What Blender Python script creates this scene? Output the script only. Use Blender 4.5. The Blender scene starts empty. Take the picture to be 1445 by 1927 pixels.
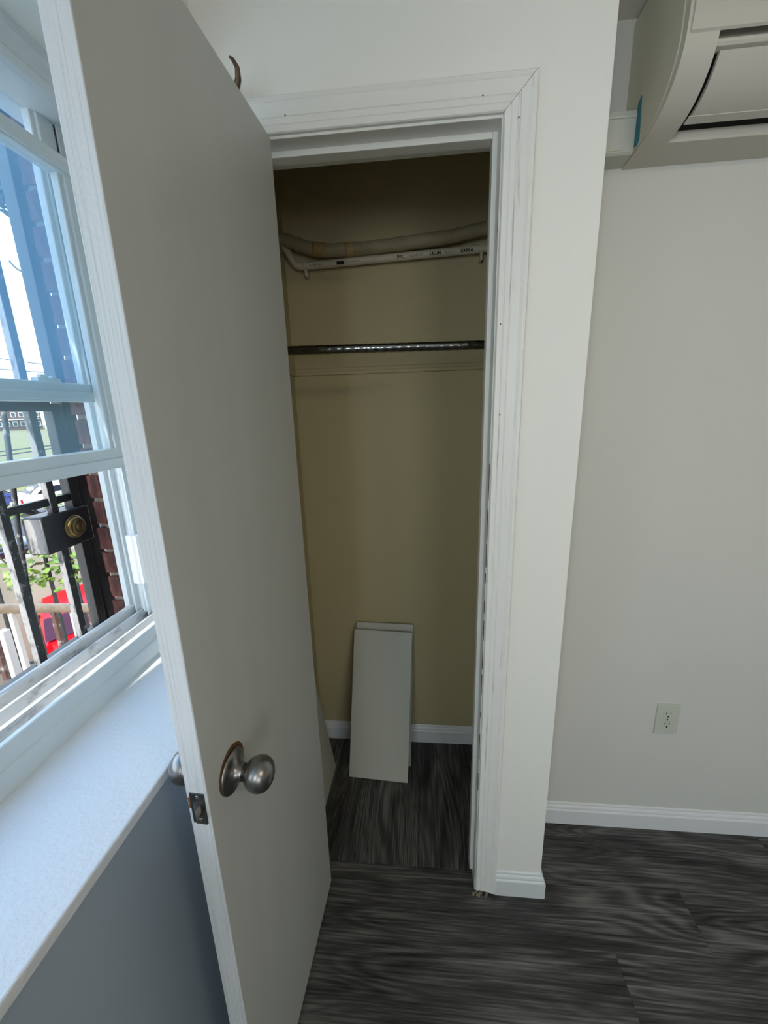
import bpy, bmesh, math, random
from mathutils import Vector, Matrix, Euler
random.seed(7)
D = bpy.data; SC = bpy.context.scene; COL = SC.collection
PI = math.pi
# ------------------------------------------------------------------ camera
W_, H_ = 1445, 1927
CP = Vector((-0.2221, -0.9506, 1.493)); YAW, PITCH, ROLL, F = 0.0967, -0.2496, -0.0296, 757.2
cy, sy = math.cos(YAW), math.sin(YAW)
fwd = Vector((-sy*math.cos(PITCH), cy*math.cos(PITCH), math.sin(PITCH)))
rt = Vector((cy, sy, 0)); up = rt.cross(fwd)
cr, sr = math.cos(ROLL), math.sin(ROLL)
rt, up = cr*rt+sr*up, -sr*rt+cr*up
cam = D.cameras.new('camera'); co = D.objects.new('camera', cam); COL.objects.link(co)
cam.sensor_fit = 'VERTICAL'; cam.sensor_height = 24.0; cam.lens = 24.0*F/H_
cam.clip_start = 0.02; cam.clip_end = 600
m = Matrix((rt, up, -fwd)).transposed().to_4x4(); m.translation = CP
co.matrix_world = m; SC.camera = co
# ------------------------------------------------------------------ world, sun, exposure
w = D.worlds.new('sky'); SC.world = w; w.use_nodes = True
nt = w.node_tree; nt.nodes.clear()
o = nt.nodes.new('ShaderNodeOutputWorld'); b = nt.nodes.new('ShaderNodeBackground')
tc = nt.nodes.new('ShaderNodeTexCoord'); sp = nt.nodes.new('ShaderNodeSeparateXYZ'); rp = nt.nodes.new('ShaderNodeValToRGB')
nt.links.new(tc.outputs['Generated'], sp.inputs[0]); nt.links.new(sp.outputs[2], rp.inputs[0])
rp.color_ramp.elements[0].position = 0.0; rp.color_ramp.elements[0].color = (0.97, 0.985, 1.0, 1)
rp.color_ramp.elements[1].position = 0.95; rp.color_ramp.elements[1].color = (0.30, 0.55, 1.0, 1)
xe = rp.color_ramp.elements.new(0.35); xe.color = (0.66, 0.83, 1.0, 1)
nt.links.new(rp.outputs[0], b.inputs[0]); b.inputs[1].default_value = 4.2
nt.links.new(b.outputs[0], o.inputs[0])
sl = D.lights.new('sun', 'SUN'); sl.energy = 6.0; sl.angle = math.radians(0.6); sl.color = (1.0, 0.96, 0.9)
so = D.objects.new('sun', sl); COL.objects.link(so)
so.rotation_euler = Vector((-0.13, -0.75, 0.65)).to_track_quat('Z', 'Y').to_euler(); so.location = (-5, -8, 9)
def area(name, loc, aim, sx, sz, power, col):
    l = D.lights.new(name, 'AREA'); l.shape = 'RECTANGLE'; l.size = sx; l.size_y = sz; l.energy = power; l.color = col
    ob = D.objects.new(name, l); COL.objects.link(ob); ob.location = loc
    ob.rotation_euler = (Vector(loc)-Vector(aim)).to_track_quat('Z', 'Y').to_euler()
    return ob
# unseen fill lamp added behind the camera to brighten the room
area('fill_light_back', (0.9, -3.3, 1.45), (0.3, 0, 1.3), 1.1, 1.1, 2, (0.92, 0.96, 1.0))
area('fill_light_side', (-0.86, -2.28, 1.70), (0.6, -1.3, 1.4), 0.95, 0.68, 33, (0.82, 0.93, 1.0))  # cool fill lamp added at the unseen side window to lift the column
area('fill_light_overhead', (0.9, -1.6, 2.30), (0.75, -1.3, 0), 0.3, 0.3, 7.5, (1.0, 0.82, 0.58))  # warm fill added under the ceiling, no fixture there
vs = SC.view_settings; vs.view_transform = 'Standard'; vs.look = 'None'; vs.gamma = 1; vs.exposure = 0.0
vs.use_curve_mapping = False

# ------------------------------------------------------------------ materials
def srgb(r, g, b_):
    f = lambda v: (v/255/12.92) if v/255 <= .04045 else ((v/255+.055)/1.055)**2.4
    return (f(r), f(g), f(b_), 1)
def nodes(name):
    mt = D.materials.new(name); mt.use_nodes = True
    return mt, mt.node_tree, mt.node_tree.nodes['Principled BSDF']
def paint(name, col, rough=.55, bump=.05, scale=350, spec=.4, vary=.0, vscale=3, metal=0, stretch=None):
    mt, t, p = nodes(name)
    p.inputs['Base Color'].default_value = col; p.inputs['Roughness'].default_value = rough
    p.inputs['Specular IOR Level'].default_value = spec; p.inputs['Metallic'].default_value = metal
    c = t.nodes.new('ShaderNodeTexCoord'); mp = t.nodes.new('ShaderNodeMapping'); t.links.new(c.outputs['Object'], mp.inputs[0])
    if stretch: mp.inputs['Scale'].default_value = stretch
    if bump:
        n = t.nodes.new('ShaderNodeTexNoise'); n.inputs['Scale'].default_value = scale; n.inputs['Detail'].default_value = 3
        bp = t.nodes.new('ShaderNodeBump'); bp.inputs['Strength'].default_value = bump; bp.inputs['Distance'].default_value = .002
        t.links.new(mp.outputs[0], n.inputs[0]); t.links.new(n.outputs[0], bp.inputs['Height']); t.links.new(bp.outputs[0], p.inputs['Normal'])
    if vary:
        n2 = t.nodes.new('ShaderNodeTexNoise'); n2.inputs['Scale'].default_value = vscale; n2.inputs['Detail'].default_value = 5
        t.links.new(mp.outputs[0], n2.inputs[0])
        r = t.nodes.new('ShaderNodeValToRGB'); k = 1-vary
        r.color_ramp.elements[0].position = .3; r.color_ramp.elements[0].color = (col[0]*k, col[1]*k, col[2]*k, 1)
        r.color_ramp.elements[1].position = .65; r.color_ramp.elements[1].color = col
        t.links.new(n2.outputs[0], r.inputs[0]); t.links.new(r.outputs[0], p.inputs['Base Color'])
    return mt
def specks(name, col, dirt, scale, lo, hi, stretch=(1, 1, 1), rough=.6, bump=.1, bscale=300):
    mt = paint(name, col, rough, bump, bscale); t = mt.node_tree; p = t.nodes['Principled BSDF']
    c = t.nodes.new('ShaderNodeTexCoord'); mp = t.nodes.new('ShaderNodeMapping'); mp.inputs['Scale'].default_value = stretch
    n = t.nodes.new('ShaderNodeTexNoise'); n.inputs['Scale'].default_value = scale; n.inputs['Detail'].default_value = 8; n.inputs['Roughness'].default_value = .65
    r = t.nodes.new('ShaderNodeValToRGB'); r.color_ramp.elements[0].position = lo; r.color_ramp.elements[0].color = col
    r.color_ramp.elements[1].position = hi; r.color_ramp.elements[1].color = dirt
    t.links.new(c.outputs['Object'], mp.inputs[0]); t.links.new(mp.outputs[0], n.inputs[0]); t.links.new(n.outputs[0], r.inputs[0]); t.links.new(r.outputs[0], p.inputs['Base Color'])
    return mt
def wood_floor():
    mt, t, p = nodes('dark_grey_wood')
    N = t.nodes.new; L = t.links.new
    c = N('ShaderNodeTexCoord'); oi = N('ShaderNodeObjectInfo')
    sc = N('ShaderNodeVectorMath'); sc.operation = 'SCALE'; sc.inputs[3].default_value = 37.0
    cmb = N('ShaderNodeCombineXYZ'); L(oi.outputs['Random'], cmb.inputs[0]); L(oi.outputs['Random'], cmb.inputs[1])
    L(cmb.outputs[0], sc.inputs[0])
    ad = N('ShaderNodeVectorMath'); L(c.outputs['Object'], ad.inputs[0]); L(sc.outputs[0], ad.inputs[1])
    mp = N('ShaderNodeMapping'); mp.inputs['Scale'].default_value = (1.1, 7.5, 1); L(ad.outputs[0], mp.inputs[0])
    n1 = N('ShaderNodeTexNoise'); n1.inputs['Scale'].default_value = 1.0; n1.inputs['Detail'].default_value = 1.2; n1.inputs['Distortion'].default_value = .35; L(mp.outputs[0], n1.inputs[0])
    # contour lines of a smooth height field give cathedral grain and knots
    mul = N('ShaderNodeMath'); mul.operation = 'MULTIPLY'; mul.inputs[1].default_value = 130; L(n1.outputs[0], mul.inputs[0])
    sn = N('ShaderNodeMath'); sn.operation = 'SINE'; L(mul.outputs[0], sn.inputs[0])
    mp2 = N('ShaderNodeMapping'); mp2.inputs['Scale'].default_value = (5, 190, 1); L(ad.outputs[0], mp2.inputs[0])
    n2 = N('ShaderNodeTexNoise'); n2.inputs['Scale'].default_value = 1; n2.inputs['Detail'].default_value = 5; L(mp2.outputs[0], n2.inputs[0])
    mp3 = N('ShaderNodeMapping'); mp3.inputs['Scale'].default_value = (2.6, 17, 1); L(ad.outputs[0], mp3.inputs[0])
    n3 = N('ShaderNodeTexNoise'); n3.inputs['Scale'].default_value = 1; n3.inputs['Detail'].default_value = 4; n3.inputs['Distortion'].default_value = .4; L(mp3.outputs[0], n3.inputs[0])
    mp4 = N('ShaderNodeMapping'); mp4.inputs['Scale'].default_value = (1.6, 3, 1); mp4.inputs['Location'].default_value = (5, 2, 0); L(ad.outputs[0], mp4.inputs[0])
    n4 = N('ShaderNodeTexNoise'); n4.inputs['Scale'].default_value = 1.4; L(mp4.outputs[0], n4.inputs[0])   # where the rings show
    rg_ = N('ShaderNodeMapRange'); rg_.inputs[1].default_value = .42; rg_.inputs[2].default_value = .62; rg_.inputs[3].default_value = .015; rg_.inputs[4].default_value = .075; L(n4.outputs[0], rg_.inputs[0])
    m1 = N('ShaderNodeMath'); m1.operation = 'MULTIPLY'; L(sn.outputs[0], m1.inputs[0]); L(rg_.outputs[0], m1.inputs[1])
    m2 = N('ShaderNodeMath'); m2.operation = 'MULTIPLY_ADD'; m2.inputs[1].default_value = .60; L(n2.outputs[0], m2.inputs[0]); L(m1.outputs[0], m2.inputs[2])
    m3 = N('ShaderNodeMath'); m3.operation = 'MULTIPLY_ADD'; m3.inputs[1].default_value = .55; L(n3.outputs[0], m3.inputs[0]); L(m2.outputs[0], m3.inputs[2])
    r = N('ShaderNodeValToRGB'); e = r.color_ramp.elements
    e[0].position = .38; e[0].color = srgb(26, 26, 27); e[1].position = .80; e[1].color = srgb(126, 124, 121)
    x = e.new(.57); x.color = srgb(70, 69, 68)
    L(m3.outputs[0], r.inputs[0])
    L(r.outputs[0], p.inputs['Base Color']); p.inputs['Roughness'].default_value = .5; p.inputs['Specular IOR Level'].default_value = .3
    bp = N('ShaderNodeBump'); bp.inputs['Strength'].default_value = .15; bp.inputs['Distance'].default_value = .001; L(m3.outputs[0], bp.inputs['Height']); L(bp.outputs[0], p.inputs['Normal'])
    return mt
def glass_mat(name, haze, col):
    mt = D.materials.new(name); mt.use_nodes = True; t = mt.node_tree; t.nodes.clear()
    o = t.nodes.new('ShaderNodeOutputMaterial'); a = t.nodes.new('ShaderNodeBsdfTransparent'); a.inputs[0].default_value = (.95, .985, 1, 1)
    d_ = t.nodes.new('ShaderNodeBsdfTranslucent'); d_.inputs[0].default_value = col
    g = t.nodes.new('ShaderNodeBsdfGlossy'); g.inputs['Roughness'].default_value = .02
    mx = t.nodes.new('ShaderNodeMixShader'); mx.inputs[0].default_value = haze
    m2 = t.nodes.new('ShaderNodeMixShader'); m2.inputs[0].default_value = .04
    t.links.new(a.outputs[0], mx.inputs[1]); t.links.new(d_.outputs[0], mx.inputs[2])
    t.links.new(mx.outputs[0], m2.inputs[1]); t.links.new(g.outputs[0], m2.inputs[2]); t.links.new(m2.outputs[0], o.inputs[0])
    return mt
M = dict(
 wall=paint('wall_paint', srgb(244, 243, 235), .5, .10, 260, .35, .03, 1.2),
 wall_shaded=paint('shade_tinted_wall_paint', srgb(166, 178, 190), .5, .10, 260, .35, .03, 1.2),  # shade under the ledge put into the wall colour, darker and bluer
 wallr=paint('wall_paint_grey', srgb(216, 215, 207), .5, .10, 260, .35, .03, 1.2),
 ledge=paint('ledge_paint', srgb(230, 232, 234), .42, .7, 130, .5, .03, 3),
 trim=specks('casing_paint', srgb(240, 239, 234), srgb(176, 172, 166), 9, .60, .78, (9, 9, .55), .38, .1, 200),
 trimc=paint('gloss_trim_paint', srgb(234, 233, 226), .38, .04, 200, .5),
 jamb=specks('chipped_jamb_paint', srgb(236, 236, 230), srgb(70, 62, 54), 5, .66, .70, (8, 8, .9), .45, .1, 200),
 base=paint('baseboard_paint', srgb(226, 228, 228), .32, .03, 150, .5, .03, 8),
 cream=paint('cream_paint', srgb(188, 176, 138), .6, .12, 200, .3, .07, 1.5),
 creamd=paint('cream_paint_trim', srgb(189, 177, 139), .5, .06, 200, .35),
 ceil=paint('ceiling_paint', srgb(225, 222, 214), .8, .1, 200, .2),
 door=paint('door_paint', srgb(200, 202, 197), .36, .05, 160, .5, .05, 2.2, 0, (6, 6, .7)),
 dooredge=specks('door_edge_paint', srgb(222, 224, 224), srgb(190, 192, 190), 160, .50, .74, (3, 6, .035), .5, .5, 120),
 rawwood=paint('bare_wood', srgb(120, 84, 50), .8, .4, 200, .2, .35, 40),
 floorbase=paint('floor_substrate', srgb(14, 13, 12), .9, 0),
 floor=wood_floor(),
 nickel=paint('brushed_nickel', srgb(150, 148, 146), .30, .05, 500, .5, 0, 3, 1, (1, 1, 12)),
 nickeld=paint('dull_steel', srgb(112, 110, 108), .45, .1, 400, .5, .25, 60, 1),
 dark=paint('dark_hole', srgb(12, 12, 12), .9, 0),
 chrome=paint('dark_chrome', srgb(125, 125, 122), .16, .03, 90, .5, 0, 3, 1),
 pvc=paint('white_pvc', srgb(196, 188, 166), .45, .05, 200),
 wrap=paint('yellowed_pipe_wrap', srgb(156, 146, 114), .7, .3, 60, .3, .3, 14, 0, (1, 1, 1)),
 ink=paint('black_ink', srgb(20, 20, 20), .7, 0),
 board=paint('white_melamine', srgb(192, 192, 180), .4, .03, 200, .4, .02, 4),
 plate=paint('outlet_plastic', srgb(198, 202, 188), .3, .02, 100),
 ac=paint('air_conditioner_plastic', srgb(206, 200, 187), .42, .03, 200, .4),
 acd=paint('air_conditioner_side', srgb(208, 206, 188), .5, .05, 200, .4),
 duct=paint('line_cover_plastic', srgb(205, 204, 194), .45, .03, 200, .4),
 tape=paint('blue_tape', srgb(58, 128, 148), .7, .1, 300),
 vinyl=paint('white_vinyl', srgb(214, 222, 224), .35, .05, 250, .5, .05, 8),
 track=specks('dirty_vinyl_track', srgb(206, 208, 208), srgb(104, 94, 86), 34, .53, .78, (1, .5, 1), .6, .3, 200),
 iron=paint('black_iron_paint', srgb(34, 36, 36), .42, .4, 60, .5, .3, 30),
 ironw=specks('weathered_iron_paint', srgb(48, 50, 50), srgb(150, 150, 146), 40, .56, .68, (1, 1, 1), .55, .5, 80),
 iron_glare=specks('sun_glare_iron_paint', srgb(140, 138, 136), srgb(52, 50, 48), 55, .50, .66, (1, 1, .4), .6, .5, 80),  # sun glare on black iron painted as pale grey, with dark flaking specks
 brass=paint('old_brass', srgb(132, 112, 76), .42, .3, 150, .5, .4, 60, 1),
 mortar=paint('mortar', srgb(128, 116, 106), .95, .6, 60),
 brick=specks('red_brick', srgb(88, 52, 46), srgb(46, 32, 32), 18, .40, .72, (1, 1, 1), .9, .9, 60),
 hook=paint('brown_hook_metal', srgb(112, 92, 74), .45, .1, 100, .5, .2, 40, .6),
 glass_in=glass_mat('dusty_inner_glass', .085, srgb(150, 200, 220)),
 glass_out=glass_mat('dusty_outer_glass', .13, srgb(120, 185, 235)),
 asphalt=paint('asphalt', srgb(82, 82, 82), .95, .3, 5, .2, .2, 1),
 concrete=paint('beige_concrete', srgb(146, 136, 120), .95, .4, 20, .2, .25, 1.5),
 grass=specks('dry_green_grass', srgb(116, 116, 58), srgb(132, 112, 86), .35, .40, .62, (1, 1, 1), 1, 0),
 leaf=paint('ivy_leaf', srgb(124, 146, 62), .5, 0, 10, .4, .4, 30),
 leafd=paint('tree_leaf', srgb(104, 116, 112), .6, 0, 10, .3, .3, 10),
 twig=paint('dry_twig', srgb(104, 92, 78), .9, 0, 10, .2, .4, 8),
 bark=paint('bark', srgb(96, 84, 74), .95, .5, 20),
 soil=paint('dry_soil', srgb(120, 106, 92), 1, .5, 10, .1, .4, 6),
 rail=paint('beige_painted_rail', srgb(146, 128, 106), .7, .6, 70, .3, .3, 40),
 rust=specks('rusty_iron', srgb(84, 60, 52), srgb(150, 142, 136), 18, .5, .6, (1, 1, 1), .8, .4, 80),
 whitep=paint('white_post_paint', srgb(196, 188, 180), .6, .2, 80),
 red=paint('red_car_paint', srgb(176, 14, 26), .22, 0, 10, .6),
 redglass=paint('car_glass_red_reflection', srgb(88, 22, 38), .1, 0, 10, .8),  # red-purple reflection put into the glass colour
 reddk=paint('dark_red_bumper', srgb(140, 16, 30), .4, 0, 10, .5),
 blue=paint('blue_car_paint', srgb(34, 44, 100), .25, 0, 10, .6),
 white=paint('white_car_paint', srgb(238, 240, 240), .25, 0, 10, .6),
 greycar=paint('dark_grey_car_paint', srgb(70, 74, 80), .3, 0, 10, .6),
 carglass=paint('car_window_glass', srgb(30, 34, 40), .08, 0, 10, .8),
 tyre=paint('tyre_rubber', srgb(24, 24, 24), .85, 0), hub=paint('wheel_hub', srgb(170, 172, 175), .35, 0, 10, .5, 0, 3, .8),
 hbrick=paint('far_brick', srgb(92, 70, 62), .95, 0, 10, .2, .15, .4),
 hwhite=paint('far_white_siding', srgb(236, 234, 228), .9, 0), hroof=paint('far_roof', srgb(88, 72, 66), .95, 0), hwin=paint('far_window', srgb(58, 62, 74), .3, 0),
 wire=paint('power_cable', srgb(60, 60, 64), .8, 0),
)

# ------------------------------------------------------------------ helpers
def tagit(ob, label=None, cat=None, group=None, kind=None):
    if label: ob['label'] = label
    if cat: ob['category'] = cat
    if group: ob['group'] = group
    if kind: ob['kind'] = kind
    return ob
def link(name, me, mat=None, parent=None, smooth=False):
    ob = D.objects.new(name, me); COL.objects.link(ob)
    if mat is not None and not me.materials: me.materials.append(mat)
    if smooth: me.shade_smooth()
    if parent: ob.parent = parent
    return ob
class MB:
    def __init__(s): s.bm = bmesh.new()
    def box(s, x0, x1, y0, y1, z0, z1, bev=0, mat=None):
        t = bmesh.new(); bmesh.ops.create_cube(t, size=1)
        for v in t.verts: v.co = Vector(((x0+x1)/2+v.co.x*(x1-x0), (y0+y1)/2+v.co.y*(y1-y0), (z0+z1)/2+v.co.z*(z1-z0)))
        if bev: bmesh.ops.bevel(t, geom=t.edges[:], offset=bev, segments=2, affect='EDGES', profile=.5)
        return s.add(t, mat)
    def add(s, t, mat=None):
        if mat is not None: t.transform(mat)
        me = D.meshes.new('tmp'); t.to_mesh(me); t.free(); s.bm.from_mesh(me); D.meshes.remove(me); return s
    def prism(s, prof, axis, a, b, mat=None, sa=None, sb=None):
        """prof: closed list of 2-D points; axis the extrusion axis ('x': (y,z), 'y': (x,z), 'z': (x,y)); sa/sb: mitre functions giving end offset per point"""
        t = bmesh.new()
        def P(p, q):
            return {'x': (q, p[0], p[1]), 'y': (p[0], q, p[1]), 'z': (p[0], p[1], q)}[axis]
        va = [t.verts.new(P(p, a+(sa(p) if sa else 0))) for p in prof]; vb = [t.verts.new(P(p, b+(sb(p) if sb else 0))) for p in prof]
        n = len(prof)
        for i in range(n): t.faces.new((va[i], va[(i+1) % n], vb[(i+1) % n], vb[i]))
        t.faces.new(va[::-1]); t.faces.new(vb)
        bmesh.ops.recalc_face_normals(t, faces=t.faces[:])
        return s.add(t, mat)
    def tube(s, pts, r, n=10, cap=True):
        pts = [Vector(p) for p in pts]; rs = r if isinstance(r, (list, tuple)) else [r]*len(pts)
        t = bmesh.new(); rings = []; ref = None
        for i, p in enumerate(pts):
            d = (pts[min(i+1, len(pts)-1)]-pts[max(i-1, 0)]).normalized()
            if ref is None: ref = Vector((0, 0, 1)) if abs(d.z) < .9 else Vector((1, 0, 0))
            u = d.cross(ref).normalized(); v = d.cross(u).normalized(); ref = -v if v.dot(ref) < 0 else v
            u = d.cross(ref).normalized(); v = d.cross(u)
            rings.append([t.verts.new(p+rs[i]*(math.cos(2*PI*k/n)*u+math.sin(2*PI*k/n)*v)) for k in range(n)])
        for a, b_ in zip(rings, rings[1:]):
            for k in range(n): t.faces.new((a[k], a[(k+1) % n], b_[(k+1) % n], b_[k]))
        if cap: t.faces.new(rings[0][::-1]); t.faces.new(rings[-1])
        bmesh.ops.recalc_face_normals(t, faces=t.faces[:])
        return s.add(t)
    def lathe(s, prof, n=32, mat=None):
        """prof (r, h) about z"""
        t = bmesh.new(); rings = []
        for r, h in prof:
            rings.append([t.verts.new((r*math.cos(2*PI*k/n), r*math.sin(2*PI*k/n), h)) for k in range(n)] if r > 1e-6 else [t.verts.new((0, 0, h))])
        for a, b_ in zip(rings, rings[1:]):
            for k in range(n):
                k2 = (k+1) % n
                q = [a[k % len(a)], a[k2 % len(a)], b_[k2 % len(b_)], b_[k % len(b_)]]
                q2 = []
                for v in q:
                    if v not in q2: q2.append(v)
                if len(q2) > 2: t.faces.new(q2)
        bmesh.ops.recalc_face_normals(t, faces=t.faces[:])
        return s.add(t, mat)
    def build(s, name, mat, parent=None, smooth=False, angle=None):
        me = D.meshes.new(name); s.bm.to_mesh(me); s.bm.free(); me.materials.append(mat)
        ob = link(name, me, None, parent)
        if smooth:
            me.shade_smooth()
            if angle: me.set_sharp_from_angle(angle=math.radians(angle))
        return ob
def cat(c, n=8):
    out = []
    for i in range(len(c)-1):
        p0, p1, p2, p3 = [Vector(c[max(0, min(len(c)-1, j))]) for j in (i-1, i, i+1, i+2)]
        for k in range(n):
            t_ = k/n; out.append(.5*((2*p1)+(-p0+p2)*t_+(2*p0-5*p1+4*p2-p3)*t_**2+(-p0+3*p1-3*p2+p3)*t_**3))
    out.append(Vector(c[-1])); return out
def cat2(c, n=4):
    return [(p.x, p.y) for p in cat([(a, b_, 0) for a, b_ in c], n)]
def empty(name, loc=(0, 0, 0), rot=(0, 0, 0)):
    e = D.objects.new(name, None); COL.objects.link(e); e.location = loc; e.rotation_euler = rot; e.empty_display_size = .1; return e
TOX = Matrix.Rotation(PI/2, 4, 'Y')      # lathe axis z -> +x
def T(x, y, z): return Matrix.Translation((x, y, z))
def struct(ob, label): return tagit(ob, label, None, None, 'structure')

# ------------------------------------------------------------------ room shell
CZ = 2.337; JL, JR = -.562, -.063; HZ = 2.035; WB = .12
mb = MB(); mb.box(-.9, JL-.02, .017, WB, 0, CZ); mb.box(JR+.02, .138, .017, WB, 0, CZ); mb.box(JL-.02, JR+.02, .017, WB, HZ+.02, CZ)
struct(mb.build('wall_front', M['wall']), 'white painted wall around the closet doorway')
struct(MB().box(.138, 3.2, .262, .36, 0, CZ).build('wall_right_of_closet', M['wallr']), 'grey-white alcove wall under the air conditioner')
D.objects['wall_right_of_closet'].name = 'wall_alcove'
mb = MB(); mb.box(.06, .138, WB, .75, 0, CZ)
struct(mb.build('wall_closet_right', M['cream']), 'cream right side wall of the closet')
struct(MB().box(-.80, .06, .605, .72, 0, CZ).build('wall_closet_back', M['cream']), 'cream back wall of the closet')
struct(MB().box(-.90, -.697, WB, .605, 0, CZ).build('wall_closet_left', M['cream']), 'cream left side wall of the closet')
struct(MB().box(-.92, 3.2, -3.8, .75, CZ, CZ+.1).build('ceiling', M['ceil']), 'low white ceiling')
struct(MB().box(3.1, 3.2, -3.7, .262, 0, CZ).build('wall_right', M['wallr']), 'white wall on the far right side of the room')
mb = MB(); mb.box(-.9, .3, -3.8, -3.7, 0, CZ); mb.box(1.5, 3.2, -3.8, -3.7, 0, CZ); mb.box(.3, 1.5, -3.8, -3.7, 0, .85); mb.box(.3, 1.5, -3.8, -3.7, 2.05, CZ)
struct(mb.build('wall_back', M['wallr']), 'white wall behind the camera')
# window wall
WX = -.67; LZ = .905; SOF = 2.13; WL = -1.16
mb = MB()
lo = MB().box(-1.02, WX, -3.7, .017, -.02, LZ-.02).build('wall_window_lower', M['wall_shaded']); struct(lo, 'wall below the window ledge, its blue-grey shade put into the colour')
mb.box(-1.02, WX, -3.7, .017, SOF, CZ)
mb.box(-1.02, WX, -1.75, WL, LZ-.02, SOF)
mb.box(-1.02, WX, -3.7, -2.8, LZ-.02, SOF)
struct(mb.build('wall_window', M['wall']), 'white wall around the windows on the left')
struct(MB().box(-1.02, -.90, 0.0, .75, -.02, CZ).build('wall_outer_left', M['wallr']), 'outer wall beside the closet')
mb = MB(); mb.box(-.905, WX+.008, WL, .0165, LZ-.02, LZ, .003)
struct(mb.build('trim_1', M['ledge']), 'white painted deep window ledge with a thin raised edge')
mb = MB(); mb.box(-1.0, WX+.008, -2.8, -1.75, LZ-.02, LZ, .003)
struct(mb.build('trim_2', M['ledge']), 'white ledge of the added second window')

# floor planks
fl = MB().box(-.9, 3.2, -3.8, .75, -.06, -.0045).build('floor', M['floorbase']); struct(fl, 'dark grey wood plank floor')
pm = {}
def plank(L, Wd):
    k = (round(L, 3), round(Wd, 3))
    if k not in pm:
        q = MB(); q.box(-L/2+.00015, L/2-.00015, -Wd/2+.00015, Wd/2-.00015, -.0045, 0, 0)
        bm = q.bm; bmesh.ops.bevel(bm, geom=[e for e in bm.edges if all(v.co.z > -.001 for v in e.verts)], offset=.0005, segments=1, affect='EDGES')
        me = D.meshes.new('plank'); bm.to_mesh(me); bm.free(); me.materials.append(M['floor']); pm[k] = me
    return pm[k]
def put_plank(x0, x1, y0, y1, along='x'):
    L, Wd = (x1-x0, y1-y0) if along == 'x' else (y1-y0, x1-x0)
    ob = D.objects.new('plank', plank(L, Wd)); COL.objects.link(ob); ob.parent = fl
    ob.location = ((x0+x1)/2, (y0+y1)/2, 0)
    if along == 'y': ob.rotation_euler[2] = PI/2
PW = .179; rows = [(.069, .262, [.942-1.22*1, .942]), (.069-PW, .069, [.575]), (.069-2*PW, .069-PW, [.31])]
xr = random.Random(3)
def row(y0, y1, j, x0=-.67, x1=3.1):
    js = []; x = j
    while x > x0: x -= 1.22
    x += 1.22
    while x < x1: js.append(x); x += 1.22
    js = [x0]+[q for q in js if q-x0 > .02 and x1-q > .02]+[x1]
    for a, b_ in zip(js, js[1:]): put_plank(a, b_, y0, y1)
row(.069, .262, .942, .138, 3.1)
row(.069-PW, .069, .575); row(.069-2*PW, .069-PW, .31)
y = .069-2*PW; 
while y > -3.7:
    row(y-PW, y, xr.uniform(-.4, .8)); y -= PW
for x0, x1 in ((-.697, -.60), (-.60, -.421), (-.421, -.242), (-.242, -.063), (-.063, .06)): put_plank(x0, x1, .0705, .605, 'y')

# ------------------------------------------------------------------ closet doorway trim
# colonial casing profile: u 0 = inner edge .. .06 outer ; h = projection from the wall
CAS = [(0, 0), (0, .010), (.002, .0125), (.012, .0125), (.0135, .0105), (.015, .0125), (.024, .0135), (.0255, .0115), (.027, .0135), (.036, .0150), (.044, .0168), (.048, .0185), (.050, .0175), (.0515, .0185), (.058, .0185), (.060, .0165), (.060, 0)]
YW = .017
# right leg: x = JR'+u
xi = -.0600
mb = MB(); mb.prism([(xi+u, YW-h) for u, h in CAS], 'z', .012, 2.040, None, None, lambda p: (p[0]-xi))
struct(mb.build('trim_3', M['trim']), 'white fluted casing up the right side of the closet doorway')
zi = 2.040; xl = -.565
mb = MB(); mb.prism([(YW-h, zi+u) for u, h in CAS], 'x', xl, xi, None, lambda p: -(p[1]-zi), lambda p: (p[1]-zi)-.0011)
struct(mb.build('trim_4', M['trimc']), 'white fluted head casing above the closet doorway with mitred corner')
mb = MB(); mb.prism([(xl-u, YW-h) for u, h in CAS], 'z', .0, 2.040, None, None, lambda p: (xl-p[0]))
struct(mb.build('trim_5', M['trimc']), 'white casing on the hinge side of the closet doorway')
# jambs
struct(MB().box(JR, JR+.019, .0135, WB, .0, HZ+.001, .001).build('trim_6', M['jamb']), 'chipped white latch-side jamb of the closet doorway')
struct(MB().box(JL-.019, JL, .0135, WB, .0, HZ+.001, .001).build('trim_7', M['trimc']), 'white hinge-side jamb of the closet doorway')
struct(MB().box(JL-.019, JR+.019, .0135, WB, HZ, HZ+.019, .001).build('trim_8', M['trimc']), 'white head jamb of the closet doorway')
# stops
struct(MB().box(JR-.0105, JR, .052, .083, .03, HZ, .0015).build('trim_9', M['trim']), 'narrow white door stop strip ending above the floor')
struct(MB().box(JL, JL+.0105, .052, .083, .03, HZ, .0015).build('trim_10', M['trimc']), 'white door stop strip on the hinge side')
struct(MB().box(JL+.0105, JR-.0105, .052, .083, HZ-.012, HZ, .0015).build('trim_11', M['trimc']), 'white door stop strip under the head jamb')
# dried filler at the broken foot of the casing
mb = MB()
for i in range(12):
    a = random.random(); mb.tube([(-.072+a*.045, .0+random.uniform(-.004, .012), .0), (-.070+a*.045+random.uniform(-.006, .006), .004, random.uniform(.004, .011))], [random.uniform(.002, .0045), .001], 6)
tagit(mb.build('filler_crumbs', M['concrete']), 'grey filler crumbs at the chipped foot of the casing', 'debris', None, 'stuff')

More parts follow.
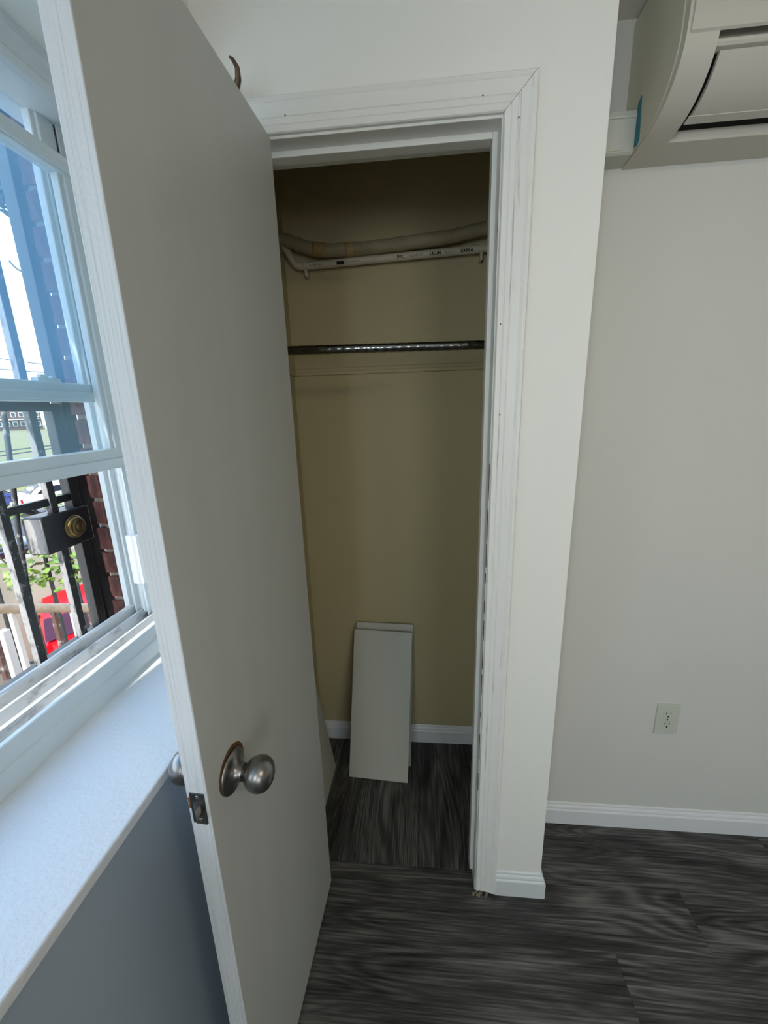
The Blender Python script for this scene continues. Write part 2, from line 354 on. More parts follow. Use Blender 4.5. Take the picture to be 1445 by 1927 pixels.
# nail holes, chips and the open paint crack along the latch jamb
T3, T4, T6 = D.objects['trim_3'], D.objects['trim_4'], D.objects['trim_6']
for par, x, z in ((T4, -.489, 2.067), (T4, -.309, 2.088), (T4, -.102, 2.067), (T3, -.033, 2.027), (T3, -.052, 1.663), (T3, -.046, 1.474)):
    hy = .0022 if abs((z-2.040) if par is T4 else (x-xi)) > .024 else .0040
    MB().lathe([(0, 0), (.0016, 0), (.0013, .0006), (0, .0006)], 10, T(x, hy+.0004, z) @ Matrix.Rotation(PI/2, 4, 'X')).build('nail_hole', M['rawwood'], par)
rc_ = random.Random(5); z = .40
while z < 1.32:
    L_ = rc_.uniform(.015, .09); x_ = JR+.0002
    MB().box(x_-.0006, x_+.0008, .0125, .0128+rc_.uniform(.0006, .0016), z, z+L_).build('paint_crack', M['dark'], T6); z += L_+rc_.uniform(.01, .06)
gq = MB()
for k in range(6): gq.lathe([(0, 0), (rc_.uniform(.0015, .003), 0), (.001, .0009), (0, .0009)], 7, T(JR-.0001, .016+rc_.uniform(-.0025, .006), .925+(k-3)*.0045) @ Matrix.Rotation(-PI/2, 4, 'Y'))
gq.build('latch_gouge', M['dark'], T6)
# baseboards
BB = [(0, 0), (.0135, 0), (.0135, .058), (.0125, .061), (.010, .064), (.0095, .070), (.0075, .075), (.005, .078), (.004, .085), (.002, .0875), (0, .0875)]
struct(MB().prism([(YW-h, z) for h, z in BB], 'x', .0005, .138, None, None, lambda p: (YW-p[0])).build('baseboard_front', M['base']), 'white moulded baseboard at the foot of the narrow wall')
struct(MB().prism([(.138+h, z) for h, z in BB], 'y', YW, .262, None, lambda p: -(p[0]-.138), None).build('baseboard_return', M['base']), 'white baseboard round the wall corner')
D.objects['baseboard_return'].name = 'baseboard_corner'
struct(MB().prism([(.262-h, z) for h, z in BB], 'x', .152, 3.1).build('baseboard_alcove', M['base']), 'white moulded baseboard of the alcove wall')
struct(MB().prism([(.605-h, z) for h, z in BB], 'x', -.697, .06).build('baseboard_closet_back', M['base']), 'white baseboard inside the closet')
struct(MB().prism([(-.697+h, z) for h, z in BB], 'y', WB, .605).build('baseboard_closet_left', M['base']), 'white baseboard along the closet left wall')
# shelf cleat painted over, on closet back and left walls
CL = [(0, 0), (.011, .001), (.0125, .005), (.0125, .010), (.0105, .013), (.012, .017), (.012, .022), (.0095, .026), (.0095, .066), (.008, .070), (0, .070)]
struct(MB().prism([(.605-h, 1.622+z) for h, z in CL], 'x', -.697, .06).build('trim_12', M['creamd']), 'cream painted moulding strip across the closet back wall')
struct(MB().prism([(-.697+h, 1.622+z) for h, z in CL], 'y', WB, .605).build('trim_13', M['creamd']), 'cream painted moulding strip on the closet left wall')

# ------------------------------------------------------------------ door (open, hinged on the left)
DL, DT, DH = .4965, .035, 2.03
dr = MB()
# local: x 0 visible face .. -DT ; y 0 hinge .. -DL latch ; z
dr.box(-DT, 0, -DL, 0, 0, DH-.012, .0015)
door = dr.build('door_1', M['door']); door.location = (-.5218, 0.0, .012); door.rotation_euler = (0, 0, -.049)
struct(door, 'plain white painted closet door standing open')
me = door.data; me.materials.append(M['dooredge'])
for p in me.polygons:
    if p.normal.y < -.9: p.material_index = 1
KZ = .911-.012; KY = -.429
def knob(sgn, nm):
    base = T(0 if sgn > 0 else -DT, KY, KZ) @ (TOX if sgn > 0 else Matrix.Rotation(-PI/2, 4, 'Y'))
    r_ = MB().lathe([(.036, 0), (.0365, .002), (.0355, .004), (.033, .0055), (.028, .0065), (.020, .009), (.0165, .014), (.0145, .019), (.014, .022), (0, .022)], 48, base)
    rose = r_.build('door_knob', M['nickel'], door, True, 50)
    k = MB().lathe([(0, .018), (.0115, .018), (.0115, .026)]+cat2([(.0125, .0275), (.018, .0295), (.0235, .0345), (.0272, .0415), (.0285, .050), (.0272, .0575), (.0232, .0645), (.0165, .0695), (.009, .0718), (0.0001, .0722)], 4), 64, base)
    g = k.build('knob_grip', M['nickel'], rose, True, 60)
    return rose
k1 = knob(1, 'f'); k1['label'] = 'brushed nickel knob on the closet side of the door'
k2 = knob(-1, 'b'); k2['label'] = 'brushed nickel knob on the window side of the door'
# two small pin holes in the rear knob
kh = MB()
for dz in (-.006, .003): kh.lathe([(0, 0), (.0016, 0), (.0016, .0008), (0, .0008)], 12, T(-DT-.0600, KY-.0215, KZ-.004+dz) @ Matrix.Rotation(PI/2, 4, 'X') @ Matrix.Rotation(-.8, 4, 'Y'))
kh.build('keyhole', M['dark'], k2)
rg = MB().lathe([(.030, 0), (.0395, 0), (.0398, .0008), (.036, .0010)], 40, T(0, KY+.001, KZ+.0045) @ TOX)
rg = rg.build('bare_wood_ring', M['rawwood'], door); rg['label'] = 'bare brown wood showing round the knob rose'
# latch plate
lp = MB().box(-.0295, -.0055, -DL-.0015, -DL+.001, KZ-.0285, KZ+.0285, .0006)
plate_ = lp.build('latch_plate', M['nickeld'], door)
# latch bolt: half round with bevel towards the window side
bolt = MB(); t = bmesh.new(); n = 14; prof = []
for k in range(n+1):
    a = -PI/2+PI*k/n; prof.append((-.0175+.0075*math.cos(a)*1.0+.0, .0105*math.sin(a)))
prof = [(-.0255, -.0105)]+prof+[(-.0255, .0105)]
va = [t.verts.new((x, -DL, KZ+z)) for x, z in prof]
vb = [t.verts.new((x, -DL-.0155*min(1, max(.10, (x+.0262)/.0135)), KZ+z)) for x, z in prof]
for i in range(len(prof)): t.faces.new((va[i], va[(i+1) % len(prof)], vb[(i+1) % len(prof)], vb[i]))
t.faces.new(va[::-1]); t.faces.new(vb); bmesh.ops.recalc_face_normals(t, faces=t.faces[:])
bolt.add(t).build('latch_bolt', M['nickel'], plate_)
for dz in (-.0215, .0215):
    s = MB().lathe([(0, .0009), (.0030, .0009), (.0036, 0), (0, 0)], 16, T(-.0165, -DL-.0015, KZ+dz) @ Matrix.Rotation(PI/2, 4, 'X'))
    s.box(-.0165-.0022, -.0165+.0022, -DL-.0028, -DL-.0024, KZ+dz-.0004, KZ+dz+.0004)
    s.build('screw', M['nickel'], plate_, False)
ch = MB(); ch.box(-.0335, -.0298, -DL-.0003, -DL+.001, KZ-.002, KZ+.018); ch.box(-.026, -.008, -DL-.0003, -DL+.001, KZ-.0315, KZ-.0285)
ch.build('chipped_paint', M['rawwood'], door)
for hz in (.22, 1.75):
    h = MB(); h.tube([(-DT-.004, .006, hz-.045), (-DT-.004, .006, hz+.045)], .0055, 12); h.box(-DT-.0005, -.004, -.0005, .0015, hz-.045, hz+.045)
    h.build('hinge', M['nickeld'], door)

# ------------------------------------------------------------------ wall hook above the door
hk = empty('wall_hook', (-.606, YW, 2.112)); tagit(hk, 'small brown metal hook on the white wall above the door', 'hook')
MB().lathe([(0, 0), (.017, 0), (.017, .003), (.012, .006), (0, .006)], 24, Matrix.Rotation(PI/2, 4, 'X')).build('back_plate', M['hook'], hk, True, 40)
pts = [(0, -.005, -.004), (.018, -.030, -.016), (.034, -.048, -.018), (.045, -.060, -.009), (.0465, -.064, .005), (.040, -.064, .017), (.033, -.062, .024)]
MB().tube(pts, [.0060, .0062, .0066, .0058, .0046, .0034, .0022], 12).build('hook_arm', M['hook'], hk, True)

# ------------------------------------------------------------------ closet contents
rod = MB(); pts = []; rr = []; x0, x1 = -.697, .06; n_ = 28
for i in range(n_*4+1):
    f = i/(n_*4); x = x0+(x1-x0)*f; pts.append((x, .30, 1.6715-.0095*f)); rr.append(.0128 if i % 4 else .0120)
rod.tube(pts, rr, 20)
ro = rod.build('closet_rod', M['chrome'], None, True, 30); tagit(ro, 'dark chrome hanging rod with fine rings spanning the closet', 'closet rod')
for x in (x0+.004, x1-.004):
    MB().lathe([(.0135, -.004), (.024, -.004), (.024, .001), (.017, .004), (.0135, .004)], 24, T(x, .30, 1.6715 if x < 0 else 1.662) @ TOX).build('rod_socket', M['nickeld'], ro, True, 40)
pv = empty('drain_pipe', (0, 0, 0)); tagit(pv, 'thin white plastic pipe with black print under the wrapped line', 'pipe')
PR = .0125
MB().tube([(-.694, .575, 2.055), (-.690, .572, 2.045)], .0165, 16).build('elbow', M['pvc'], pv, True, 40)
MB().tube([(-.690, .572, 2.045), (-.66, .572, 1.998), (-.651, .572, 1.984), (-.642, .572, 1.979), (-.628, .572, 1.9775), (-.62, .572, 1.978)], PR, 16).build('lower_elbow', M['pvc'], pv, True)
MB().tube([(-.62, .572, 1.978), (.06, .572, 1.999)], PR, 20).build('pipe_run', M['pvc'], pv, True, 40)
for x in (-.615, -.515, -.045, -.022):
    z = 1.978+(x+.62)*.0309
    s = MB().tube([(x-.003, .572, z), (x+.003, .572, z)], PR+.0016, 18); s.box(x-.0035, x+.0035, .5705+.010, .604, z-.004, z+.004)
    if x in (-.615, -.022):
        s.box(x-.004, x+.004, .566, .604, z-.034, z-.008, .001)
        s.lathe([(0, 0), (.003, 0), (.003, .006), (0, .006)], 10, T(x-.006, .559, z+.004) @ Matrix.Rotation(PI/2, 4, 'X')); s.lathe([(0, 0), (.003, 0), (.003, .006), (0, .006)], 10, T(x+.003, .559, z+.004) @ Matrix.Rotation(PI/2, 4, 'X'))
    s.build('pipe_clamp', M['pvc'], pv, True, 30)
def text_mesh(name, s, size, mat, parent, mw, bold=0):
    cu = D.curves.new(name, 'FONT'); cu.body = s; cu.size = size; cu.align_x = 'LEFT'; cu.align_y = 'CENTER'; cu.extrude = .0002; cu.offset = bold
    tmp = D.objects.new('tmp', cu); COL.objects.link(tmp); bpy.context.view_layer.update()
    me = D.meshes.new_from_object(tmp.evaluated_get(bpy.context.evaluated_depsgraph_get())); D.objects.remove(tmp); D.curves.remove(cu)
    me.transform(mw); me.materials.clear(); me.materials.append(mat); return link(name, me, None, parent)
for s, x, sz, bd in (('== == ==', -.60, .010, 0), ('\u2588\u2588', -.505, .012, .0005), ('| == ======', -.475, .009, 0), ('PVC', -.300, .0115, .0004), ('1120 SCH 40', -.262, .0085, 0), ('UL.UM', -.190, .012, .0005), ('= = ==', -.140, .009, 0), ('IDGX.A', -.090, .012, .0006)):
    z = 1.978+(x+.62)*.0309
    tilt = math.radians(18)
    mw = T(x, .572, z) @ Matrix.Rotation(-.0309, 4, 'Y') @ Matrix.Rotation(PI/2+tilt, 4, 'X') @ T(0, 0, PR+.0002) @ Matrix.Diagonal((1, 1, 1, 1))
    if s.startswith('\u2588'):
        q = MB(); q.box(0, .026, -.005, .005, -.0002, .0003, 0, mw); q.build('printed_text', M['ink'], pv)
    else: text_mesh('printed_text', s, sz, M['ink'], pv, mw, bd)
wl = empty('insulated_line', (0, 0, 0)); tagit(wl, 'thick yellowed wrapped refrigerant line sagging along the closet back wall', 'pipe')
ctrl = [(-.697, .565, 2.062), (-.66, .563, 2.052), (-.61, .562, 2.032), (-.55, .562, 2.019), (-.48, .562, 2.016), (-.40, .562, 2.017), (-.30, .562, 2.022), (-.20, .562, 2.028), (-.12, .562, 2.034), (-.06, .562, 2.043), (0, .562, 2.052), (.06, .562, 2.064)]
P = cat(ctrl); rr = [.0205+(.0014 if i % 6 < 2 else 0)+random.uniform(-.0008, .0008) for i in range(len(P))]
MB().tube(P, rr, 18).build('wrapped_line', M['wrap'], wl, True)
tanm = paint('tan_tape', srgb(158, 130, 84), .6, .1, 100)
for a, b_ in ((20, 26), (33, 37)): MB().tube(P[a:b_], .0232, 18).build('tape_band', tanm, wl, True)
MB().tube([P[-10]+Vector((0, 0, 0)), P[-9]], .0238, 18).build('cable_tie', M['pvc'], wl, True)

# boards leaning on the back wall: axis of each board from foot to head
def leaning(name, foot, head, width_vec, th, mat):
    f, h, wv = Vector(foot), Vector(head), Vector(width_vec)
    u = (h-f); L = u.length; u.normalize(); wn = wv.normalized(); nrm = u.cross(wn).normalized()
    ob = MB().box(-wv.length/2, wv.length/2, 0, L, -th, 0, .0012).build(name, mat)
    mt = Matrix((wn, u, wn.cross(u))).transposed().to_4x4(); mt.translation = f
    ob.matrix_world = mt; return ob
b1 = leaning('shelf_board', (-.409, .383, .002), (-.388, .560, .588), (.246, -.010, -.006), .016, M['board'])
tagit(b1, 'front white shelf board leaning against the closet back wall', 'board', 'shelf boards leaning in the closet')
b2 = leaning('shelf_board', (-.398, .462, .002), (-.382, .588, .608), (.243, -.006, -.004), .012, M['board'])
tagit(b2, 'white shelf board behind, its top edge showing above the front board', 'board', 'shelf boards leaning in the closet')
b3 = leaning('side_board', (-.600, .345, .001), (-.690, .345, .60), (0.004, .19, 0), .014, M['board'])
tagit(b3, 'white board leaning against the closet left wall behind the open door', 'board', 'shelf boards leaning in the closet')

# ------------------------------------------------------------------ outlet
ot = empty('wall_outlet', (.5895, .262, .4635)); tagit(ot, 'ivory duplex electrical outlet low on the alcove wall', 'outlet')
pl = MB().box(-.036, .036, -.006, .002, -.058, .058, .0025).build('outlet_plate', M['plate'], ot)
for dz in (-.0195, .0195):
    r_ = MB(); pr = []
    for k in range(32):
        a = 2*PI*k/32; pr.append((.0170*math.cos(a), max(-.0135, min(.0135, .0170*math.sin(a)))+dz))
    r_.prism([(x, z) for x, z in pr], 'y', -.0078, -.004); rc = r_.build('receptacle', M['plate'], ot)
    s = MB(); s.box(-.0078, -.0052, -.0081, -.007, dz+.001, dz+.0095); s.box(.0052, .0075, -.0081, -.007, dz+.002, dz+.0088)
    s.lathe([(0, 0), (.0028, 0), (.0028, .0006), (0, .0006)], 12, T(0, -.0077, dz-.0068) @ Matrix.Rotation(PI/2, 4, 'X')); s.build('slot', M['dark'], rc)
MB().lathe([(0, 0), (.003, 0), (.0026, .001), (0, .0012)], 16, T(0, -.006, 0) @ Matrix.Rotation(PI/2, 4, 'X')).build('screw', M['nickeld'], ot)

# ------------------------------------------------------------------ air conditioner
ax0, ax1 = .270, 1.12
ac = empty('air_conditioner', (ax0, .262, 2.045)); tagit(ac, 'white wall-mounted split air conditioner under the ceiling', 'air conditioner')
def W2L(ob): ob.matrix_parent_inverse = ac.matrix_world.inverted(); return ob
bpy.context.view_layer.update()
PRF = [(.262, 2.045), (.215, 2.0475), (.17, 2.050), (.143, 2.053), (.117, 2.059), (.095, 2.068), (.078, 2.079), (.063, 2.093), (.050, 2.110), (.041, 2.128), (.036, 2.148), (.034, 2.175), (.033, 2.22), (.034, 2.29), (.040, 2.318), (.055, 2.329), (.10, 2.331), (.262, 2.331)]
# body core set back where louvre opening is; end caps full
body = MB()
PRF = PRF[:3]+cat2(PRF[3:11], 4)+PRF[11:]
body.prism(PRF, 'x', ax0, ax0+.058); body.prism(PRF, 'x', ax1-.058, ax1)
inner = [(.262, 2.046), (.175, 2.0500), (.170, 2.066), (.10, 2.135), (.060, 2.150), (.060, 2.33), (.262, 2.33)]
body.prism(inner, 'x', ax0+.058, ax1-.058)
W2L(body.build('housing', M['ac'], ac, True, 25))
# bottom lip and top strip of the opening
s = MB(); s.prism([(.056, 2.1285), (.0485, 2.129), (.042, 2.1295), (.0392, 2.134), (.0388, 2.1385), (.060, 2.150)], 'x', ax0+.058, ax1-.058); W2L(s.build('opening_trim', M['ac'], ac))
# vane (louvre): curved plate
vn = MB(); arc = cat2([(.138, 2.062), (.117, 2.066), (.095, 2.0755), (.079, 2.087), (.066, 2.101), (.0555, 2.117), (.050, 2.1275)], 4)
vn.prism(arc+[(p[0]+.006, p[1]+.006) for p in arc[::-1]], 'x', ax0+.071, ax1-.071); W2L(vn.build('louvre', M['ac'], ac, True, 40))
v2 = MB(); a2 = [(.136, 2.0605), (.118, 2.0642)]; v2.prism(a2+[(.118, 2.0665), (.136, 2.0628)], 'x', ax0+.066, ax1-.066); W2L(v2.build('louvre_lip', M['ac'], ac))
dk = MB(); dk.prism([(.168, 2.067), (.135, 2.070), (.100, 2.090), (.070, 2.118), (.070, 2.135), (.10, 2.132), (.170, 2.075)], 'x', ax0+.0585, ax1-.0585); W2L(dk.build('air_outlet', M['dark'], ac))
# front panel
fp = MB(); fp.prism([(.036, 2.149), (.0325, 2.152), (.0285, 2.175), (.027, 2.22), (.028, 2.295), (.035, 2.322), (.036, 2.30)], 'x', ax0+.006, ax1-.006); W2L(fp.build('front_panel', M['ac'], ac))
# side cover with crease
sd = MB(); sd.prism([(.262, 2.0485), (.215, 2.051), (.17, 2.054), (.146, 2.058), (.124, 2.066), (.104, 2.078), (.088, 2.09), (.074, 2.106), (.060, 2.128), (.052, 2.15), (.050, 2.22), (.052, 2.325), (.262, 2.327)], 'x', ax0-.0025, ax0+.002); W2L(sd.build('side_cover', M['acd'], ac))
tp = MB(); tp.prism([(.186, 2.149), (.199, 2.143), (.205, 2.11), (.203, 2.08), (.199, 2.059), (.186, 2.054), (.177, 2.063), (.180, 2.106)], 'x', ax0-.0034, ax0-.0024)
tp = tp.build('blue_tape', M['tape']); tagit(tp, 'strip of blue masking tape on the side of the air conditioner', 'tape')
# line cover from the corner to the unit
lc = MB(); lc.prism([(.262, 2.048), (.205, 2.048), (.200, 2.052), (.200, 2.118), (.205, 2.124), (.262, 2.124)], 'x', .1385, ax0-.003)
lc = lc.build('line_cover', M['duct']); tagit(lc, 'white plastic line cover running from the wall corner to the air conditioner', 'conduit')
MB().prism([(.262, 2.116), (.1975, 2.116), (.1965, 2.120), (.200, 2.130), (.262, 2.133)], 'x', .139, ax0-.004).build('cover_cap', M['duct'], lc)
MB().box(.139, ax0-.004, .1985, .201, 2.055, 2.057).build('cover_seam', M['acd'], lc)

# ------------------------------------------------------------------ window_1
YA, YB = -1.13, -.046     # daylight opening along the wall
V = M['vinyl']
# fixed frame: right jamb with grooves, left jamb, head
fr = MB()
JP = [(-1.005, .0), (-1.005, YB), (-.992, YB), (-.992, YB+.012), (-.978, YB+.012), (-.978, YB), (-.9745, YB), (-.9745, YB+.014), (-.945, YB+.014), (-.945, YB), (-.9415, YB), (-.9415, YB+.014), (-.912, YB+.014), (-.912, YB), (-.900, YB), (-.898, YB+.004), (-.898, .0)]
fr.prism(JP, 'z', .985, 2.06)
fr.prism([(x, YA-(y_-YB)) for x, y_ in JP], 'z', .985, 2.06)
fr.box(-1.005, -.898, YA-.04, .0, 2.060, 2.1295)
win = fr.build('window_1', V); struct(win, 'white vinyl double-hung window with its lower sash raised')
ht = MB(); ht.prism([(-.898, 2.057), (-.886, 2.060), (-.884, 2.075), (-.889, 2.083), (-.889, 2.105), (-.884, 2.112), (-.884, 2.1298), (-.898, 2.1298)], 'y', YA-.045, .0)
ht.build('head_casing', V, win)
sc_ = MB().prism([(-.898, LZ), (-.8935, LZ), (-.8935, .948), (-.8975, .951), (-.8975, .9835), (-.9005, .985), (-.907, .985), (-.909, .972), (-.925, .971), (-.928, .989), (-.933, .989), (-.936, .973), (-.962, .972), (-.966, .994), (-.972, .994), (-.974, .980), (-.984, .982), (-.987, 1.006), (-.992, 1.010), (-.998, 1.010), (-1.005, 1.000), (-1.03, .985), (-1.03, .93), (-.898, .93)], 'y', YA-.045, 0)
sc_.build('window_sill', M['track'], win)
sl2 = MB().prism([(-.8955, LZ+.0002), (-.8915, LZ+.0002), (-.8915, .947), (-.8955, .9495), (-.8955, .9838), (-.8975, .9855), (-.905, .9855), (-.905, .984), (-.8976, .9825), (-.8976, .90)], 'y', YA-.04, -.0005)
sl2.build('stool_trim', V, win)
def sash(name, xa, xb, z0, z1, rb, rt_, glass, lab):
    ya, yb = YA+.002, YB-.001
    s = MB(); st = .038
    xm = (xa+xb)/2
    def railp(za, zb, flip):  # rail with a small step
        s.box(xa, xb, ya, yb, za, zb, .002)
        s.box(xb-.001, xb+.004, ya+.01, yb-.01, za+.004, za+(zb-za)*.52, .0015)
    railp(z0, z0+rb, 0); railp(z1-rt_, z1, 1)
    for a, b_ in ((ya, ya+st), (yb-st, yb)):
        s.box(xa, xb, a, b_, z0+rb-.001, z1-rt_+.001, .002)
        s.box(xa+.006, xb-.006, a-.009, b_+.009, z0+rb-.001, z1-rt_+.001, .002)
    o_ = s.build(name, V, win); o_['label'] = lab
    MB().box(xm-.002, xm+.002, ya+st-.004, yb-st+.004, z0+rb-.004, z1-rt_+.004).build('pane', glass, o_)
    return o_
ins = sash('inner_sash', -.942, -.914, 1.380, 1.990, .045, .034, M['glass_in'], 'raised lower sash, bottom rail across the middle')
ous = sash('outer_sash', -.975, -.947, 1.527, 2.082, .038, .018, M['glass_out'], 'upper sash behind the raised one')
lk = MB(); lk.box(-.966, -.950, -.205, -.155, 1.565, 1.572, .001); lk.box(-.962, -.953, -.195, -.180, 1.572, 1.578, .001); lk.box(-.962, -.953, -.170, -.160, 1.572, 1.576, .001)
lk.build('sash_lock', V, ous)
MB().box(-.958, -.930, YB-.012, YB+.010, 1.078, 1.207, .001).build('balance_shoe', paint('balance_white', srgb(232, 234, 236), .4, 0), win)['label'] = 'white plastic balance block low in the window track'
# second window added out of frame for its daylight; plain frame fills the opening
f2 = MB(); f2.box(-1.0, -.90, -2.8, -2.74, .905, 2.13); f2.box(-1.0, -.90, -1.81, -1.75, .905, 2.13); f2.box(-1.0, -.90, -2.74, -1.81, 2.06, 2.13); f2.box(-1.0, -.90, -2.74, -1.81, .905, .99); f2.box(-.975, -.925, -2.74, -1.81, 1.50, 1.55)
struct(f2.build('window_2', V), 'unseen white window added further along the left wall for daylight')
f3 = MB(); f3.box(.3, 1.5, -3.78, -3.72, .85, .92); f3.box(.3, 1.5, -3.78, -3.72, 1.98, 2.05); f3.box(.3, .37, -3.78, -3.72, .92, 1.98); f3.box(1.43, 1.5, -3.78, -3.72, .92, 1.98)  # unseen back window, added to let in more daylight
struct(f3.build('window_3', V), 'unseen white window added behind the camera for daylight')

# ------------------------------------------------------------------ brick outside
be = MB(); be.box(-1.047, -1.006, -.0245, .9, -3.1, 3.2); be.box(-1.045, -1.02, -4.2, WL-.01, -3.1, 3.2); be.box(-1.045, -1.02, WL-.01, -.018, 2.145, 3.2); be.box(-1.045, -1.021, WL-.01, -.018, -3.1, .93)
be = be.build('wall_exterior', M['mortar']); struct(be, 'weathered red brick edge of the outside wall')
def brickmesh(sx, sy, sz, seed):
    rnd = random.Random(seed); q = MB().box(-sx/2, sx/2, -sy/2, sy/2, -sz/2, sz/2)
    bmesh.ops.subdivide_edges(q.bm, edges=q.bm.edges[:], cuts=2, use_grid_fill=True)
    for v in q.bm.verts: v.co += Vector((rnd.uniform(-1, 1), rnd.uniform(-1, 1), rnd.uniform(-1, 1)))*.0022
    me = D.meshes.new('brick'); q.bm.to_mesh(me); q.bm.free(); me.materials.append(M['brick']); return me
A_ = [brickmesh(.044, .20, .057, i) for i in range(4)]; B_ = [brickmesh(.044, .095, .057, i+9) for i in range(3)]; S_ = [brickmesh(.05, .057, .20, i+20) for i in range(3)]
def brick(me, loc, rz=0):
    b_ = D.objects.new('brick', me); COL.objects.link(b_); b_.parent = be; b_.location = loc; b_.rotation_euler = (0, 0, rz)
z = .96; i = 0
while z < 2.3:
    jx = random.uniform(-.003, .003)
    if i % 2: brick(A_[i % 4], (-1.030+jx, .1-.030, z+.0285))
    else: brick(B_[i % 3], (-1.030+jx, .0475-.030, z+.0285))
    z += .0675; i += 1
y = -.045
i = 0
while y > -1.14:
    brick(S_[i % 3], (-1.034, y, 2.145+.1)); y -= .0675; i += 1
for k in range(6): brick(A_[k % 4], (-1.034, -.14-.205*k, .90))

# ------------------------------------------------------------------ iron window gate
gt = empty('window_gate', (-1.11, -.5, .93)); tagit(gt, 'black iron security gate with square bars outside the window', 'gate')
bpy.context.view_layer.update()
GI = gt.matrix_world.inverted()
def G(ob): ob.matrix_parent_inverse = GI; return ob
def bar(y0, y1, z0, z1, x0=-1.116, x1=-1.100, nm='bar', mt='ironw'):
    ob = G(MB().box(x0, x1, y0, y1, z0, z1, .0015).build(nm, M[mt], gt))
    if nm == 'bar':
        ob.data.materials.append(M['iron_glare'])  # painted sun glare on the bar faces towards the sun
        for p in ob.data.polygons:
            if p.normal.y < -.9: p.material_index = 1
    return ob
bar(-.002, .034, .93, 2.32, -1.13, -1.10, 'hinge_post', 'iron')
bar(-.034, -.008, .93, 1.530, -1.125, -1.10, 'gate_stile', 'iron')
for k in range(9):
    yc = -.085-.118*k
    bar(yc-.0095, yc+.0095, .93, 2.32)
bar(-1.14, -.035, 1.512, 1.534, -1.117, -1.099, nm='rail', mt='iron'); bar(-1.14, -.035, 1.293, 1.311, -1.1165, -1.1035, nm='rail', mt='iron'); bar(-1.14, .03, .915, .942, -1.125, -1.097, nm='rail', mt='iron'); bar(-1.14, .03, 2.30, 2.325, -1.117, -1.099, nm='rail', mt='iron')
G(MB().tube([(-1.135, -.115, 1.53), (-1.135, -.138, 1.36), (-1.135, -.152, 1.26), (-1.135, -.166, 1.13), (-1.13, -.180, .95)], .0055, 10).build('cable', M['ironw'], gt, True))
lb = G(MB().box(-1.135, -1.085, -.140, -.006, 1.185, 1.276, .004).build('lock_box', M['iron'], gt)); lb['label'] = 'black steel lock box'
MB().box(-1.134, -1.086, -.1425, -.1395, 1.189, 1.272, .001).build('pale_side', M['iron_glare'], lb)  # same painted glare on the sun-facing side of the box
ky = MB().lathe([(.0285, 0), (.0288, .004), (.026, .0065), (.0245, .007), (.0245, .0105), (.0225, .013), (.0195, .0135), (.0195, .016), (.0165, .0175), (.012, .0175), (.0095, .0165), (.0075, .0178), (0, .0178)], 40, T(-1.0855, -.062, 1.233) @ TOX)
kc = ky.build('lock_cylinder', M['brass'], lb, True, 40); kc['label'] = 'round brass lock cylinder'

# ------------------------------------------------------------------ outdoors
GZ = -3.1
def at(px, py, d):   # a point of the world d metres away, read once from the photograph
    v = (fwd+(px-W_/2)/F*rt-(py-H_/2)/F*up); h = math.hypot(v.x, v.y); return CP+v*(d/h)
u = Vector((-.72, .694, 0)); pp = Vector((-.694, -.72, 0))
ORG = Vector((CP.x, CP.y, 0))
def terrain():
    t = bmesh.new(); ds = [1.2, 3, 6, 10, 16, 24, 32, 36, 38, 46, 60, 80, 100, 130, 180, 260]
    def hz(d):
        for (a, za), (b_, zb) in zip([(0, GZ), (36, GZ), (46, -1.75), (60, -1.3), (100, -1.0), (140, -1.1), (261, -1.1)], [(36, GZ), (46, -1.75), (60, -1.3), (100, -1.0), (140, -1.1), (261, -1.1), (999, 0)]):
            if a <= d <= b_: return za+(zb-za)*(d-a)/(b_-a)
        return 0
    rows_ = []
    for d in ds:
        wd = 40+d*1.2
        rows_.append([t.verts.new(ORG+u*d+pp*(wd*(k/12-.5)*2)+Vector((0, 0, hz(d)))) for k in range(13)])
    for a, b_ in zip(rows_, rows_[1:]):
        for k in range(12): t.faces.new((a[k], a[k+1], b_[k+1], b_[k]))
    bmesh.ops.recalc_face_normals(t, faces=t.faces[:])
    me = D.meshes.new('ground'); t.to_mesh(me); t.free(); me.materials.append(M['concrete']); me.materials.append(M['asphalt']); me.materials.append(M['grass'])
    for p in me.polygons:
        d = (p.center-ORG).dot(u)
        p.material_index = 0 if d < 14 else (1 if d < 37 else 2)
    if sum(p.normal.z for p in me.polygons) < 0: me.flip_normals()
    ob = link('ground', me); struct(ob, 'pavement, street and grassy slope outside'); return ob
terrain()
def frame_at(d, side, z, face):   # x axis along 'face' angle, placed d ahead and side to the right
    c = ORG+u*d-pp*side
    return (c.x, c.y, z), face
